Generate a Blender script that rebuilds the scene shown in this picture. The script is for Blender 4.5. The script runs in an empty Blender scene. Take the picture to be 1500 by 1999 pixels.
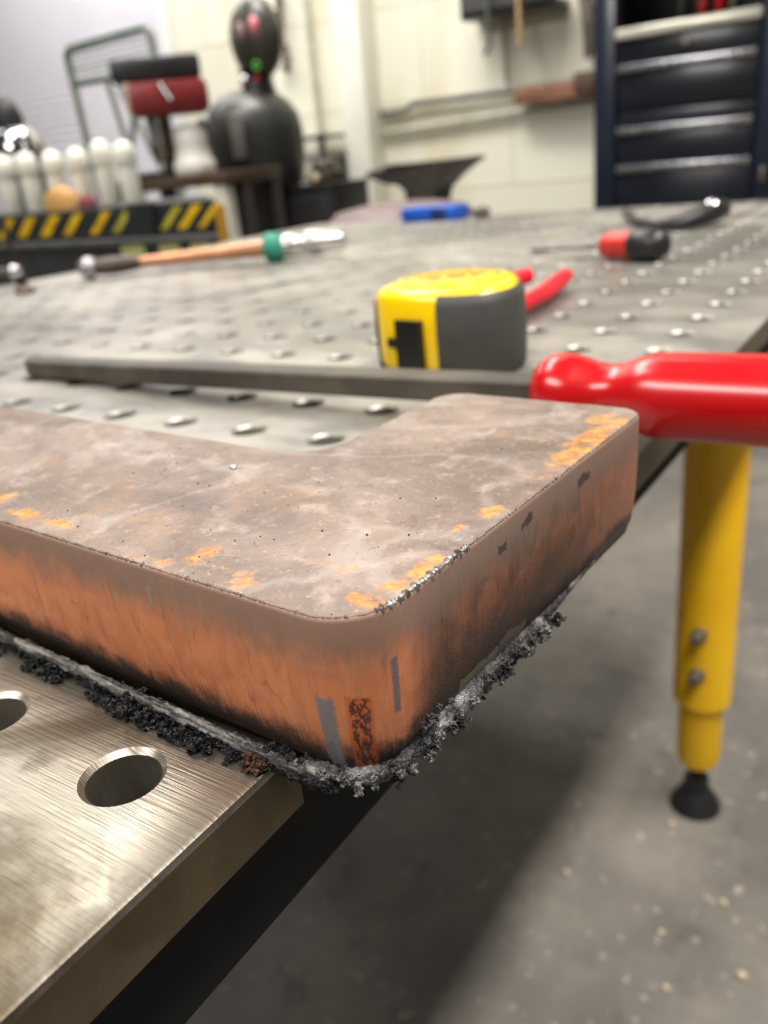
import bpy, math, random
from mathutils import Vector, Matrix, noise
random.seed(7)
C = bpy.context.scene.collection
SC = bpy.context.scene
TZ = 0.85                      # height of the welding table's top above the floor (m); lengths below are millimetres from the table frame

# ------------------------------------------------------------------ camera
F_PX, PITCH, ROLL, TH, CAM_H = 1638.66, 0.400340, 0.103172, -0.619831, 119.15
def cam_basis():
    fw = Vector((0, math.cos(PITCH), -math.sin(PITCH))); rt = Vector((1, 0, 0)); dn = fw.cross(rt)
    c, s = math.cos(ROLL), math.sin(ROLL)
    x = c*rt + s*dn; y = -s*rt + c*dn
    R = Matrix.Rotation(-TH, 3, 'Z')
    return R @ x, R @ y, R @ fw
cx, cy, cf = cam_basis()
cam = bpy.data.cameras.new('camera'); camo = bpy.data.objects.new('camera', cam); C.objects.link(camo)
m = Matrix((cx, -cy, -cf)).transposed().to_4x4(); m.translation = Vector((0, 0, TZ + CAM_H/1000)); camo.matrix_world = m
cam.sensor_fit = 'VERTICAL'; cam.sensor_height = 36; cam.lens = 36*F_PX/1999
cam.clip_start = 0.01; cam.clip_end = 60
cam.dof.use_dof = True; cam.dof.focus_distance = 0.180; cam.dof.aperture_fstop = cam.lens/2.3
SC.camera = camo

# ------------------------------------------------------------------ world, lights, exposure
SC.view_settings.view_transform = 'Standard'; SC.view_settings.look = 'None'
SC.view_settings.exposure = 0.0; SC.view_settings.gamma = 1.0; SC.view_settings.use_curve_mapping = False
SC.cycles.use_denoising = True
w = bpy.data.worlds.new('world'); SC.world = w; w.use_nodes = True
w.node_tree.nodes['Background'].inputs[0].default_value = (1.0, 0.95, 0.88, 1); w.node_tree.nodes['Background'].inputs[1].default_value = 0.02
def area(name, loc, size, energy, col=(1, 0.965, 0.91), target=None, spread=180):
    l = bpy.data.lights.new(name, 'AREA'); l.shape = 'RECTANGLE'; l.size, l.size_y = size; l.energy = energy; l.color = col; l.spread = math.radians(spread)
    o = bpy.data.objects.new(name, l); C.objects.link(o); o.location = (loc[0], loc[1], TZ + loc[2])
    if target:
        d = Vector((target[0], target[1], TZ + target[2])) - o.location
        o.rotation_euler = d.to_track_quat('-Z', 'Y').to_euler()
    return o
area('aisle_strip_light', (0.66, 0.3, 2.25), (0.2, 3.0), 84, spread=110)
area('outer_aisle_strip_light', (1.9, 1.1, 2.25), (0.08, 1.8), 13, spread=150, target=(0.2, 0.8, 0))
area('bench_strip_light', (-1.9, 1.3, 2.25), (0.6, 2.4), 54, spread=130)
area('wall_fill_light', (-2.7, 2.6, 2.25), (3.6, 0.25), 60, target=(-2.5, 3.4, 0.3), spread=140)  # added area light, aimed at the back wall to brighten it
area('door_strip_light', (-4.1, 2.0, 2.2), (0.3, 2.0), 26, (0.93, 0.95, 1.0))
area('rear_strip_light', (-1.3, -1.7, 1.9), (1.6, 0.5), 50, target=(-0.15, 0.1, 0))

# ------------------------------------------------------------------ materials
def N(nt, t, **k):
    n = nt.nodes.new(t)
    for a, v in k.items(): setattr(n, a, v)
    return n
def srgb(r, g, b):
    f = lambda c: (c/255/12.92) if c/255 <= 0.04045 else ((c/255+0.055)/1.055)**2.4
    return (f(r), f(g), f(b), 1)
class NT:
    def __init__(s, name):
        s.m = bpy.data.materials.new(name); s.m.use_nodes = True; s.t = s.m.node_tree; s.b = s.t.nodes['Principled BSDF']
    def ln(s, a, b): s.t.links.new(a, b)
    def val(s, x, sock):
        if hasattr(x, 'links'): s.ln(x, sock)
        else: sock.default_value = x
    def math(s, op, a, b=0.0, clamp=False):
        n = N(s.t, 'ShaderNodeMath', operation=op, use_clamp=clamp); s.val(a, n.inputs[0]); s.val(b, n.inputs[1]); return n.outputs[0]
    def noise(s, vec, scale, detail=4, rough=.55, dist=0):
        n = N(s.t, 'ShaderNodeTexNoise'); s.ln(vec, n.inputs['Vector']); n.inputs['Scale'].default_value = scale
        n.inputs['Detail'].default_value = detail; n.inputs['Roughness'].default_value = rough; n.inputs['Distortion'].default_value = dist
        return n.outputs['Fac']
    def voro(s, vec, scale):
        n = N(s.t, 'ShaderNodeTexVoronoi'); s.ln(vec, n.inputs['Vector']); n.inputs['Scale'].default_value = scale; return n.outputs['Distance']
    def ramp(s, fac, lo, hi):
        n = N(s.t, 'ShaderNodeMapRange', interpolation_type='SMOOTHSTEP'); s.val(fac, n.inputs[0])
        n.inputs[1].default_value = lo; n.inputs[2].default_value = hi; return n.outputs[0]
    def mix(s, fac, a, b):
        n = N(s.t, 'ShaderNodeMix', data_type='RGBA'); s.val(fac, n.inputs[0]); s.val(a, n.inputs[6]); s.val(b, n.inputs[7]); return n.outputs[2]
    def obj(s): return N(s.t, 'ShaderNodeTexCoord').outputs['Object']
    def scale(s, vec, x, y, z, rot=0):
        n = N(s.t, 'ShaderNodeMapping'); s.ln(vec, n.inputs[0]); n.inputs['Scale'].default_value = (x, y, z); n.inputs['Rotation'].default_value = (0, 0, rot); return n.outputs[0]
    def bump(s, h, strength, dist, prev=None):
        n = N(s.t, 'ShaderNodeBump'); s.ln(h, n.inputs['Height']); n.inputs['Strength'].default_value = strength; n.inputs['Distance'].default_value = dist
        if prev is not None: s.ln(prev, n.inputs['Normal'])
        return n.outputs[0]
    def out(s, col=None, rough=None, metal=None, nrm=None, spec=None, coat=None):
        if col is not None: s.val(col, s.b.inputs['Base Color'])
        if rough is not None: s.val(rough, s.b.inputs['Roughness'])
        if metal is not None: s.val(metal, s.b.inputs['Metallic'])
        if nrm is not None: s.ln(nrm, s.b.inputs['Normal'])
        if spec is not None: s.b.inputs['Specular IOR Level'].default_value = spec
        if coat is not None: s.b.inputs['Coat Weight'].default_value = coat; s.b.inputs['Coat Roughness'].default_value = .12
        return s.m
def plain(name, rgb, rough=.5, metal=0, var=.18, scale=30, bump=0, spec=None, coat=None):
    t = NT(name); v = t.obj(); n = t.noise(v, scale, 4)
    c = srgb(*rgb); d = tuple(x*(1-var) for x in c[:3]) + (1,); e = tuple(min(1, x*(1+var)) for x in c[:3]) + (1,)
    r = t.math('ADD', t.math('MULTIPLY', n, .2), rough-.1)
    return t.out(t.mix(t.ramp(n, .3, .7), d, e), r, metal, t.bump(n, bump, .002) if bump else None, spec, coat)

# ------------------------------------------------------------------ mesh builder (mm in the table frame)
class MB:
    def __init__(s): s.v = []; s.f = []
    def add(s, vs, fs):
        o = len(s.v); s.v += [Vector(v) for v in vs]; s.f += [tuple(i+o for i in f) for f in fs]; return s
    def box(s, x0, x1, y0, y1, z0, z1, bev=0, rz=0, piv=None):
        import bmesh
        bm = bmesh.new(); bmesh.ops.create_cube(bm, size=1)
        for v in bm.verts: v.co = Vector(((x0+x1)/2+v.co.x*(x1-x0), (y0+y1)/2+v.co.y*(y1-y0), (z0+z1)/2+v.co.z*(z1-z0)))
        if bev: bmesh.ops.bevel(bm, geom=list(bm.edges), offset=bev, segments=2, profile=.5, affect='EDGES')
        return s.frombm(bm, rz, piv or ((x0+x1)/2, (y0+y1)/2, 0))
    def frombm(s, bm, rz=0, piv=(0, 0, 0)):
        R = Matrix.Rotation(rz, 3, 'Z'); p = Vector(piv)
        bm.verts.index_update(); s.add([R@(v.co-p)+p for v in bm.verts], [[v.index for v in f.verts] for f in bm.faces]); bm.free(); return s
    def rings(s, rings, cap=True, close=True):
        n = len(rings[0]); o = len(s.v); s.v += [Vector(p) for r in rings for p in r]
        for i in range(len(rings)-1):
            for j in range(n if close else n-1):
                k = (j+1) % n; s.f.append((o+i*n+j, o+i*n+k, o+(i+1)*n+k, o+(i+1)*n+j))
        if cap:
            s.f.append(tuple(o+j for j in reversed(range(n)))); s.f.append(tuple(o+(len(rings)-1)*n+j for j in range(n)))
        return s
    def lathe(s, p0, ax, prof, n=28, squash=None, phase=0):
        ax = Vector(ax).normalized(); p0 = Vector(p0); u = ax.orthogonal().normalized() if abs(ax.z) < .99 else Vector((1, 0, 0)); w_ = ax.cross(u)
        R = []
        for t, r in prof:
            R.append([p0+ax*t+(u*math.cos(2*math.pi*j/n+phase)*max(r, .01)*(squash[0] if squash else 1)+w_*math.sin(2*math.pi*j/n+phase)*max(r, .01)*(squash[1] if squash else 1)) for j in range(n)])
        return s.rings(R)
    def cyl(s, a, b, r0, r1=None, n=24):
        a, b = Vector(a), Vector(b); return s.lathe(a, b-a, [(0, r0), ((b-a).length, r0 if r1 is None else r1)], n)
    def tube(s, path, r, n=12):
        P = [Vector(p) for p in path]; R = []; u = None
        for i, p in enumerate(P):
            t = (P[min(i+1, len(P)-1)]-P[max(i-1, 0)]).normalized()
            u = t.orthogonal().normalized() if u is None else (u-t*u.dot(t)).normalized()
            w_ = t.cross(u); rr = r[i] if isinstance(r, (list, tuple)) else r
            R.append([p+u*math.cos(2*math.pi*j/n)*rr+w_*math.sin(2*math.pi*j/n)*rr for j in range(n)])
        return s.rings(R)
    def ball(s, c, r, n=20, sc=(1, 1, 1)):
        c = Vector(c); k = n//2; R = []
        for i in range(k+1):
            th = math.pi*i/k
            R.append([c+Vector((math.sin(th)*math.cos(2*math.pi*j/n)*r*sc[0], math.sin(th)*math.sin(2*math.pi*j/n)*r*sc[1], -math.cos(th)*r*sc[2])) if 0 < i < k else c+Vector((.001*math.cos(2*math.pi*j/n), .001*math.sin(2*math.pi*j/n), -math.cos(th)*r*sc[2])) for j in range(n)])
        return s.rings(R)
    def prism(s, outline, z0, z1, bev=0):
        P = [Vector((x, y, 0)) for x, y in outline]
        def off(d):
            n = len(P); o = []
            for i in range(n):
                a = (P[i]-P[i-1]).normalized(); b = (P[(i+1) % n]-P[i]).normalized(); t = (a+b).normalized(); o.append(P[i]+Vector((-t.y, t.x, 0))*d)
            return o
        if bev:
            L = [(z0, bev), (z0+.3*bev, .3*bev), (z0+bev, 0), (z1-bev, 0), (z1-.3*bev, .3*bev), (z1, bev)]
        else: L = [(z0, 0), (z1, 0)]
        return s.rings([[p+Vector((0, 0, z)) for p in off(d)] for z, d in L])
    def prismY(s, outline, y0, y1):              # outline in (x,z), extruded along y
        return s.rings([[(x, y0, z) for x, z in outline], [(x, y1, z) for x, z in outline]])
    def build(s, name, mat, parent=None, smooth=35, origin=None):
        org = Vector(origin) if origin else (Vector(parent['_o']) if parent is not None else None)
        if org is None:
            xs = [v.x for v in s.v]; ys = [v.y for v in s.v]; zs = [v.z for v in s.v]; org = Vector(((min(xs)+max(xs))/2, (min(ys)+max(ys))/2, min(zs)))
        me = bpy.data.meshes.new(name); me.from_pydata([(v-org)/1000 for v in s.v], [], s.f); me.update()
        me.materials.append(mat)
        if smooth is not None:
            me.polygons.foreach_set('use_smooth', [True]*len(me.polygons)); me.set_sharp_from_angle(angle=math.radians(smooth))
        import bmesh
        bm = bmesh.new(); bm.from_mesh(me); bmesh.ops.recalc_face_normals(bm, faces=bm.faces); bm.to_mesh(me); bm.free()
        o = bpy.data.objects.new(name, me); C.objects.link(o); o['_o'] = tuple(org)
        if parent is not None: o.parent = parent
        else: o.location = (org.x/1000, org.y/1000, TZ+org.z/1000)
        return o
def tag(o, label, cat, group=None, kind=None):
    o['label'] = label; o['category'] = cat
    if group: o['group'] = group
    if kind: o['kind'] = kind
    return o
def thing(name, label, cat, at, group=None):
    o = bpy.data.objects.new(name, None); C.objects.link(o); o.empty_display_size = .05
    o.location = (at[0]/1000, at[1]/1000, TZ+at[2]/1000); o['_o'] = tuple(float(x) for x in at); return tag(o, label, cat, group)
def struct(o): o['kind'] = 'structure'; return o
def copy_tree(o, parent=None):
    c = o.copy(); C.objects.link(c)
    if parent is not None: c.parent = parent
    for ch in list(o.children): copy_tree(ch, c)
    return c

# ------------------------------------------------------------------ the room
t = NT('painted block wall'); v = t.obj()
br = N(t.t, 'ShaderNodeTexBrick'); mp = N(t.t, 'ShaderNodeMapping'); t.ln(v, mp.inputs[0]); mp.inputs['Rotation'].default_value = (math.radians(90), 0, 0); mp.inputs['Location'].default_value = (0, 0.09, 0)
t.ln(mp.outputs[0], br.inputs['Vector']); br.inputs['Scale'].default_value = 1; br.inputs['Brick Width'].default_value = .8; br.inputs['Row Height'].default_value = .36; br.inputs['Mortar Size'].default_value = .008; br.inputs['Mortar Smooth'].default_value = .6
br.inputs['Color1'].default_value = srgb(232, 229, 212); br.inputs['Color2'].default_value = srgb(228, 224, 205); br.inputs['Mortar'].default_value = srgb(212, 208, 188)
stn = t.ramp(t.noise(t.scale(v, 1.3, 1, .7), 2.2, 5), .52, .72)
WALL = t.out(t.mix(t.math('MULTIPLY', stn, .5), br.outputs['Color'], srgb(205, 190, 150)), .65, 0, t.bump(br.outputs['Fac'], .3, .01))
t = NT('workshop concrete'); v = t.obj()
n1 = t.noise(v, 2.5, 6, .65); n2 = t.noise(v, 14, 5, .6); sp = t.ramp(t.noise(v, 55, 2, .5), .66, .72)
c = t.mix(t.ramp(n1, .35, .68), srgb(98, 94, 89), srgb(134, 127, 118)); c = t.mix(t.math('MULTIPLY', t.ramp(n2, .55, .75), .6), c, srgb(66, 62, 60)); c = t.mix(t.math('MULTIPLY', sp, .5), c, srgb(190, 180, 165))
FLOOR = t.out(c, t.math('ADD', t.math('MULTIPLY', n2, .25), .38), 0, t.bump(n2, .25, .004))
CEIL = plain('dark roof deck', (84, 82, 78), .8)
struct(MB().box(-5600, 3200, -2600, 3400, -900, -850).build('floor', FLOOR))
struct(MB().box(-3400, 3200, 3400, 3560, -850, 2350).build('wall_back', WALL, origin=(0, 3400, -850)))
struct(MB().box(-5760, -5600, -2600, 3400, -850, 2350).build('wall_left', WALL))
struct(MB().box(-5600, 3200, -2600, 3400, 2350, 2450).build('ceiling', CEIL))
PAINT = plain('cream column paint', (240, 239, 226), .55, var=.04, scale=3)
b = MB().box(-2340, -2212, 3275, 3400, -850, 2350, 4); struct(b.build('trim_1', PAINT))
# roll-up door: one corrugated sheet with frame
b = MB(); pts = []
z = -850
while z < 2340:
    pts += [(0, z), (0, z+24), (-3, z+29), (-3, z+33)]; z += 38
b.rings([[(x, 3440+dy, zz) for dy, zz in pts] for x in (-5600, -3400)], cap=False, close=False)
b.add([(x, y, zz) for x in (-5600, -3400) for y in (3500, 3540) for zz in (-850, 2350)], [(0, 1, 3, 2), (4, 6, 7, 5), (0, 4, 5, 1), (2, 3, 7, 6), (1, 5, 7, 3), (0, 2, 6, 4)])
struct(b.build('door_1', plain('white enamelled steel', (226, 223, 232), .45, var=.03, scale=2)))
struct(MB().box(-3470, -3400, 3385, 3400, -850, 2350, 2).build('trim_2', plain('door jamb paint', (236, 234, 230), .5, var=.04)))

# ------------------------------------------------------------------ steel materials
def ground_steel(name, tint_lo, tint_hi, rough, stain=.5, dirt=(70, 58, 40), streak_rot=0):
    t = NT(name); v = t.obj()
    s1 = t.noise(t.scale(v, 14, 420, 60, streak_rot), 4, 4, .6); s2 = t.noise(t.scale(v, 3.5, 130, 30, streak_rot), 6, 3, .6)
    st = t.noise(v, 14, 6, .62, .6); st2 = t.noise(v, 60, 5, .65); st3 = t.noise(v, 3.2, 4, .55)
    c = t.mix(t.ramp(st3, .38, .62), srgb(*tint_lo), srgb(*tint_hi)); c = t.mix(t.math('MULTIPLY', t.ramp(st, .42, .66), stain), c, srgb(*dirt))
    c = t.mix(t.math('MULTIPLY', t.ramp(st2, .52, .7), stain*.6), c, srgb(*dirt)); c = t.mix(t.math('MULTIPLY', t.ramp(s1, .5, .75), .4), c, srgb(*[int(x*.6) for x in tint_lo]))
    r = t.math('ADD', t.math('ADD', t.math('MULTIPLY', s1, .25), t.math('MULTIPLY', st, .3)), rough-.27)
    nb = t.bump(s1, .35, .0004, t.bump(s2, .25, .0006))
    return t.out(c, r, .92, nb)
NEAR_STEEL = ground_steel('ground table steel', (158, 151, 137), (202, 196, 184), .36, .85, (84, 72, 54))
t = NT('worn table steel'); v = t.obj()
a1 = t.noise(v, 5, 6, .62, .8); a2 = t.noise(t.scale(v, 2, 6, 1, .4), 5, 5, .6); a3 = t.noise(v, 45, 4, .6); ru = t.ramp(t.noise(v, 2.6, 4, .5), .64, .72)
c = t.mix(t.ramp(a1, .35, .65), srgb(122, 118, 112), srgb(172, 167, 158)); c = t.mix(t.math('MULTIPLY', t.ramp(a2, .5, .66), .55), c, srgb(104, 104, 102)); c = t.mix(t.math('MULTIPLY', t.ramp(a3, .55, .72), .35), c, srgb(120, 104, 92))
c = t.mix(t.math('MULTIPLY', ru, .5), c, srgb(200, 150, 96))
FAR_STEEL = t.out(c, t.math('ADD', t.math('MULTIPLY', a1,   .35), .24), .6, t.bump(a3, .2, .001))
SIDE_STEEL = plain('brown mill side with floor reflection', (88, 77, 58), .42, .75, .3, 40, .1)  # mill brown, with the dark reflected floor put into the base colour
FRAME_DK = plain('black table frame paint', (9, 8, 8), .7, 0, .2, 30, 0, .2)
YELLOW = None
t = NT('yellow leg paint'); v = t.obj(); n = t.noise(v, 40, 5, .65); n2 = t.noise(v, 9, 4)
c = t.mix(t.ramp(n2, .3, .75), srgb(246, 186, 0), srgb(252, 200, 8)); c = t.mix(t.math('MULTIPLY', t.ramp(n, .62, .72), .6), c, srgb(132, 92, 28)); YELLOW = t.out(c, .42, 0, t.bump(n, .1, .001))
BLACKRUB = plain('black rubber', (26, 26, 27), .55)
CHROME = plain('chrome', (215, 215, 218), .16, 1, .05)
DULLMETAL = plain('dull bolt steel', (150, 145, 138), .4, .9)

# ------------------------------------------------------------------ welding table
TABLE = thing('welding_table', 'large perforated steel welding table with yellow adjustable leg', 'table', (-600, 700, -850))
def slab(name, mat, xs, ys, outer, zt, zb, R, ch, seg, nb=None):
    """perforated plate: hole centres xs * ys, outline outer=(x0,x1(y),y0,y1)"""
    b = MB(); x0, x1f, y0, y1 = outer
    xe = [x0]+[(xs[i]+xs[i+1])/2 for i in range(len(xs)-1)]+[None]; ye = [y0]+[(ys[i]+ys[i+1])/2 for i in range(len(ys)-1)]+[y1]
    for i, hx in enumerate(xs):
        for j, hy in enumerate(ys):
            xa, ya, yb = xe[i], ye[j], ye[j+1]
            xb0 = xe[i+1] if xe[i+1] is not None else x1f(ya); xb1 = xe[i+1] if xe[i+1] is not None else x1f(yb)
            sq = []
            q = seg//4
            cor = [(xa, ya), (xb0, ya), (xb1, yb), (xa, yb)]
            for k in range(4):
                p, r_ = cor[k], cor[(k+1) % 4]
                for m_ in range(q): sq.append((p[0]+(r_[0]-p[0])*m_/q, p[1]+(r_[1]-p[1])*m_/q))
            ang = [math.radians(225)+2*math.pi*k/seg for k in range(seg)]
            ringA = [(hx+math.cos(a)*(R+ch), hy+math.sin(a)*(R+ch), zt) for a in ang]
            ringB = [(hx+math.cos(a)*R, hy+math.sin(a)*R, zt-ch) for a in ang]; ringC = [(hx+math.cos(a)*R, hy+math.sin(a)*R, zb) for a in ang]
            top = [(x, y, zt) for x, y in sq]; bot = [(x, y, zb) for x, y in sq]
            b.rings([bot, ringC, ringB, ringA, top], cap=False)
    import bmesh
    bm = bmesh.new(); vs = [bm.verts.new(v) for v in b.v]
    for f in b.f: bm.faces.new([vs[i] for i in f])
    bmesh.ops.remove_doubles(bm, verts=bm.verts, dist=.01)
    be = [e for e in bm.edges if len(e.link_faces) == 1]
    bz = {}
    # close the rim: join each top border edge to the bottom border edge under it
    key = lambda v, z: (round(v.co.x, 1), round(v.co.y, 1), z)
    for v in {v for e in be for v in e.verts}: bz[key(v, 'b' if abs(v.co.z-zb) < .01 else 't')] = v
    for e in be:
        if abs(e.verts[0].co.z-zt) < .01 and abs(e.verts[1].co.z-zt) < .01:
            p, q_ = e.verts; pb, qb = bz.get(key(p, 'b')), bz.get(key(q_, 'b'))
            if pb and qb:
                try: bm.faces.new((p, q_, qb, pb)).material_index = 1
                except ValueError: pass
    if nb:
        bmesh.ops.recalc_face_normals(bm, faces=bm.faces)
        ee = [e for e in bm.edges if len(e.link_faces) == 2 and sorted(f.material_index for f in e.link_faces) == [0, 1] and e.verts[0].co.z > zt-.01 and e.verts[1].co.z > zt-.01]
        bmesh.ops.bevel(bm, geom=ee, offset=nb, segments=2, profile=.5, affect='EDGES', material=0)
    mi = [f.material_index for f in bm.faces]
    out = MB(); out.frombm(bm); o = out.build(name, mat, TABLE, smooth=30); o.data.materials.append(SIDE_STEEL)
    o.data.polygons.foreach_set('material_index', mi); return o
nx = [-138-50*k for k in range(20)][::-1]; ny = [85-50*k for k in range(10)][::-1]
slab('tabletop_plate', NEAR_STEEL, nx, ny, (-1135, lambda y: -109.5, -392, 110), 0, -16, 8.4, 1.3, 32, 2.0)
fx = [-140.5-48.3*k for k in range(20)][::-1]; fy = [148+48*k for k in range(28)]
slab('tabletop_plate', FAR_STEEL, fx, fy, (-1135, lambda y: -111 if y < 150 else -97 - (y-150)*.008, 117, 1465), 0, -16, 8.3, 1.25, 20, .8)
MB().box(-1080, -119.5, -370, 1440, -52, -16.2).build('frame_rail', FRAME_DK, TABLE)
def leg(x, y, label=None):
    l = MB().lathe((x, y, -48), (0, 0, -1), [(0, 40), (600, 40), (604, 37)], 32).build('leg', YELLOW, TABLE)
    MB().lathe((x, y, -640), (0, 0, -1), [(0, 31), (108, 31), (122, 28), (126, 20)], 28).build('leg_sleeve', YELLOW, l)
    MB().lathe((x, y, -762), (0, 0, -1), [(0, 10), (32, 10), (34, 19), (50, 19), (56, 22), (78, 36), (88, 38)], 24).build('foot', BLACKRUB, l)
    for dz in (-520, -585): MB().lathe((x+2, y-38, dz), (-.1, -1, 0), [(0, 11), (9, 11), (10, 7), (22, 7)], 6).build('clamp_bolt', DULLMETAL, l)
    return l
leg(-231, 1070)
leg(-1040, 1070); leg(-231, -180); leg(-1040, -180)

# ------------------------------------------------------------------ flame-cut steel plate
PX1, PY0, PY1, PXI, PYI, ZT_, ZB_ = -85.6, 96.6, 238.5, -156.5, 167.5, 42.0, 4.0
def arc(cxx, cyy, r, a0, a1, n=14): return [(cxx+r*math.cos(math.radians(a0+(a1-a0)*i/n)), cyy+r*math.sin(math.radians(a0+(a1-a0)*i/n))) for i in range(n+1)]
def seg(p, q, step):
    L = math.dist(p, q); n = max(1, int(L/step)); return [(p[0]+(q[0]-p[0])*i/n, p[1]+(q[1]-p[1])*i/n) for i in range(1, n)]
PXL = -430
o1 = [(PXL, PY0)]; A1 = arc(PX1-14, PY0+14, 14, -90, 0, 20); A2 = arc(PX1-8.5, PY1-8.5, 8.5, 0, 90); A3 = arc(PXI+10, PY1-10, 10, 90, 180); A4 = arc(PXI-15, PYI+15, 15, 0, -90)
path = [(PXL, PY0)]+seg((PXL, PY0), A1[0], 3)+A1+seg(A1[-1], A2[0], 3)+A2+seg(A2[-1], A3[0], 4)+A3+seg(A3[-1], A4[0], 4)+A4+seg(A4[-1], (PXL, PYI), 4)+[(PXL, PYI)]
per = [0]
for i in range(1, len(path)): per.append(per[-1]+math.dist(path[i-1], path[i]))
s0 = per[path.index(A1[0])] if A1[0] in path else 0
per = [x-s0 for x in per]           # perimeter 0 where the near corner's curve begins; negative along the front face
def inward(d):
    n = len(path); o = []
    for i in range(n):
        a = Vector((path[i][0]-path[i-1][0], path[i][1]-path[i-1][1])); b_ = Vector((path[(i+1) % n][0]-path[i][0], path[(i+1) % n][1]-path[i][1]))
        tt = (a.normalized()+b_.normalized()).normalized(); o.append((path[i][0]-tt.y*d, path[i][1]+tt.x*d))
    return o
def pmat_side():
    t = NT('flame cut face'); at = N(t.t, 'ShaderNodeAttribute', attribute_name='perimeter'); s_ = at.outputs['Fac']
    sx = N(t.t, 'ShaderNodeSeparateXYZ'); t.ln(t.obj(), sx.inputs[0]); z_ = t.math('MULTIPLY', sx.outputs[2], 1000)
    def vec(ks, kz):
        n = N(t.t, 'ShaderNodeCombineXYZ'); t.ln(t.math('MULTIPLY', s_, ks), n.inputs[0]); t.ln(t.math('MULTIPLY', z_, kz), n.inputs[1]); return n.outputs[0]
    fine = t.noise(vec(1, .05), 1.6, 4, .65); med = t.noise(vec(.35, .05), 1, 5, .6, .5); blot = t.noise(vec(.10, .08), 1, 5, .6, 1.2); grit = t.noise(vec(1, 1), 2.2, 3, .7); edge = t.noise(vec(.12, .12), 1, 5, .65)
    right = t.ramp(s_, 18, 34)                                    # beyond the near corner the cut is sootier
    zj = t.math('ADD', z_, t.math('MULTIPLY', t.math('SUBTRACT', edge, .5), 13))
    zd = t.math('ADD', zj, t.math('MULTIPLY', t.math('SUBTRACT', fine, .5), 7))
    c = t.mix(t.ramp(blot, .3, .7), srgb(206, 132, 88), srgb(190, 112, 76))
    c = t.mix(t.math('MULTIPLY', t.ramp(med, .48, .72), .6), c, srgb(150, 102, 76)); c = t.mix(t.math('MULTIPLY', t.ramp(fine, .55, .8), .35), c, srgb(216, 146, 104))
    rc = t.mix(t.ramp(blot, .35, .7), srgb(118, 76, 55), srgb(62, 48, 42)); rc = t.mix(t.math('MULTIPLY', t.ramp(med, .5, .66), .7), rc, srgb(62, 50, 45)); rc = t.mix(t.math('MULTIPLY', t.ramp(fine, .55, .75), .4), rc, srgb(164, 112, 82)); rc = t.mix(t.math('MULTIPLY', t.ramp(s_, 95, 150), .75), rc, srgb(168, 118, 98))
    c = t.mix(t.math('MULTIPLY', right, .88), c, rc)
    # drip rings: thin contour lines of a stretched noise
    dn = t.noise(vec(.11, .05), 1, 2, .4, .5); ring = t.math('MULTIPLY', t.math('SUBTRACT', 1, t.ramp(t.math('ABSOLUTE', t.math('SUBTRACT', dn, .58)), .0, .022)), t.ramp(edge, .45, .6))
    c = t.mix(t.math('MULTIPLY', ring, .42), c, srgb(84, 60, 46))
    c = t.mix(t.math('MULTIPLY', t.ramp(zd, 26, 38), .85), c, srgb(122, 104, 94))                 # grey heat band under the top edge
    low = t.math('SUBTRACT', 1, t.ramp(zd, 7.5, 15.5)); c = t.mix(t.math('MULTIPLY', low, .96), c, srgb(30, 29, 30))
    lowr = t.math('MULTIPLY', right, t.math('MULTIPLY', t.math('SUBTRACT', 1, t.ramp(zd, 14, 31)), t.math('SUBTRACT', 1, t.ramp(s_, 70, 120)))); c = t.mix(t.math('MULTIPLY', lowr, .85), c, t.mix(t.ramp(grit, .58, .66), srgb(32, 29, 28), srgb(150, 92, 52)))
    def patch(sc, hs, zc, hz, col, amt=1.0, jit=2.2):
        a = t.math('SUBTRACT', hs, t.math('ABSOLUTE', t.math('SUBTRACT', t.math('ADD', s_, t.math('MULTIPLY', t.math('SUBTRACT', grit, .5), jit)), sc)))
        b_ = t.math('SUBTRACT', hz, t.math('ABSOLUTE', t.math('SUBTRACT', t.math('ADD', z_, t.math('MULTIPLY', t.math('SUBTRACT', edge, .5), 8)), zc)))
        return t.math('MULTIPLY', t.ramp(t.math('MINIMUM', a, b_), 0, .5), amt)
    for args, col in PATCHES: c = t.mix(patch(*args), c, srgb(*col))
    scab = t.math('MULTIPLY', patch(9.8, 2.3, 14, 10, None), t.ramp(t.noise(vec(.9, .45), 1, 4, .7), .44, .52)); c = t.mix(t.math('MULTIPLY', patch(9.8, 3.0, 14, 10.5, None), .6), c, srgb(186, 84, 40)); c = t.mix(t.math('MULTIPLY', scab, .85), c, srgb(40, 28, 24))
    hb = t.math('ADD', t.math('MULTIPLY', fine, .5), t.math('MULTIPLY', grit, t.math('ADD', .12, t.math('ADD', t.math('MULTIPLY', low, .9), lowr))))
    r = t.math('ADD', .46, t.math('MULTIPLY', low, .12))
    return t.out(c, r, .12, t.bump(hb, .7, .0006), .4)
PATCHES = [((2.6, 2.3, 15, 9.5, None, .95, 3.4), (118, 114, 118)), ((1.6, 1.6, 10, 3, None, .9, 3), (104, 102, 104)), ((18.0, 1.1, 24, 6.5, None, .9), (98, 92, 98)), ((60, 2.2, 36, 1.6, None, .8, 4), (48, 40, 36)), ((72, 3, 37, 1.2, None, .8, 4), (44, 38, 34)), ((104, 4, 36, 1.6, None, .8, 4), (46, 40, 36)), ((-46, 1.2, 34.5, 3.0, None, .6), (150, 132, 112)), ((-29, 1.0, 35, 3, None, .5), (146, 126, 106)),
           ((50, 9, 7.5, 3.2, None, .8, 1), (112, 106, 88)), ((66, 7, 8, 3.0, None, .7, 1), (100, 96, 84)), ((132, 16, 6, 3.4, None, .8, 4), (82, 80, 82))]
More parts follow.
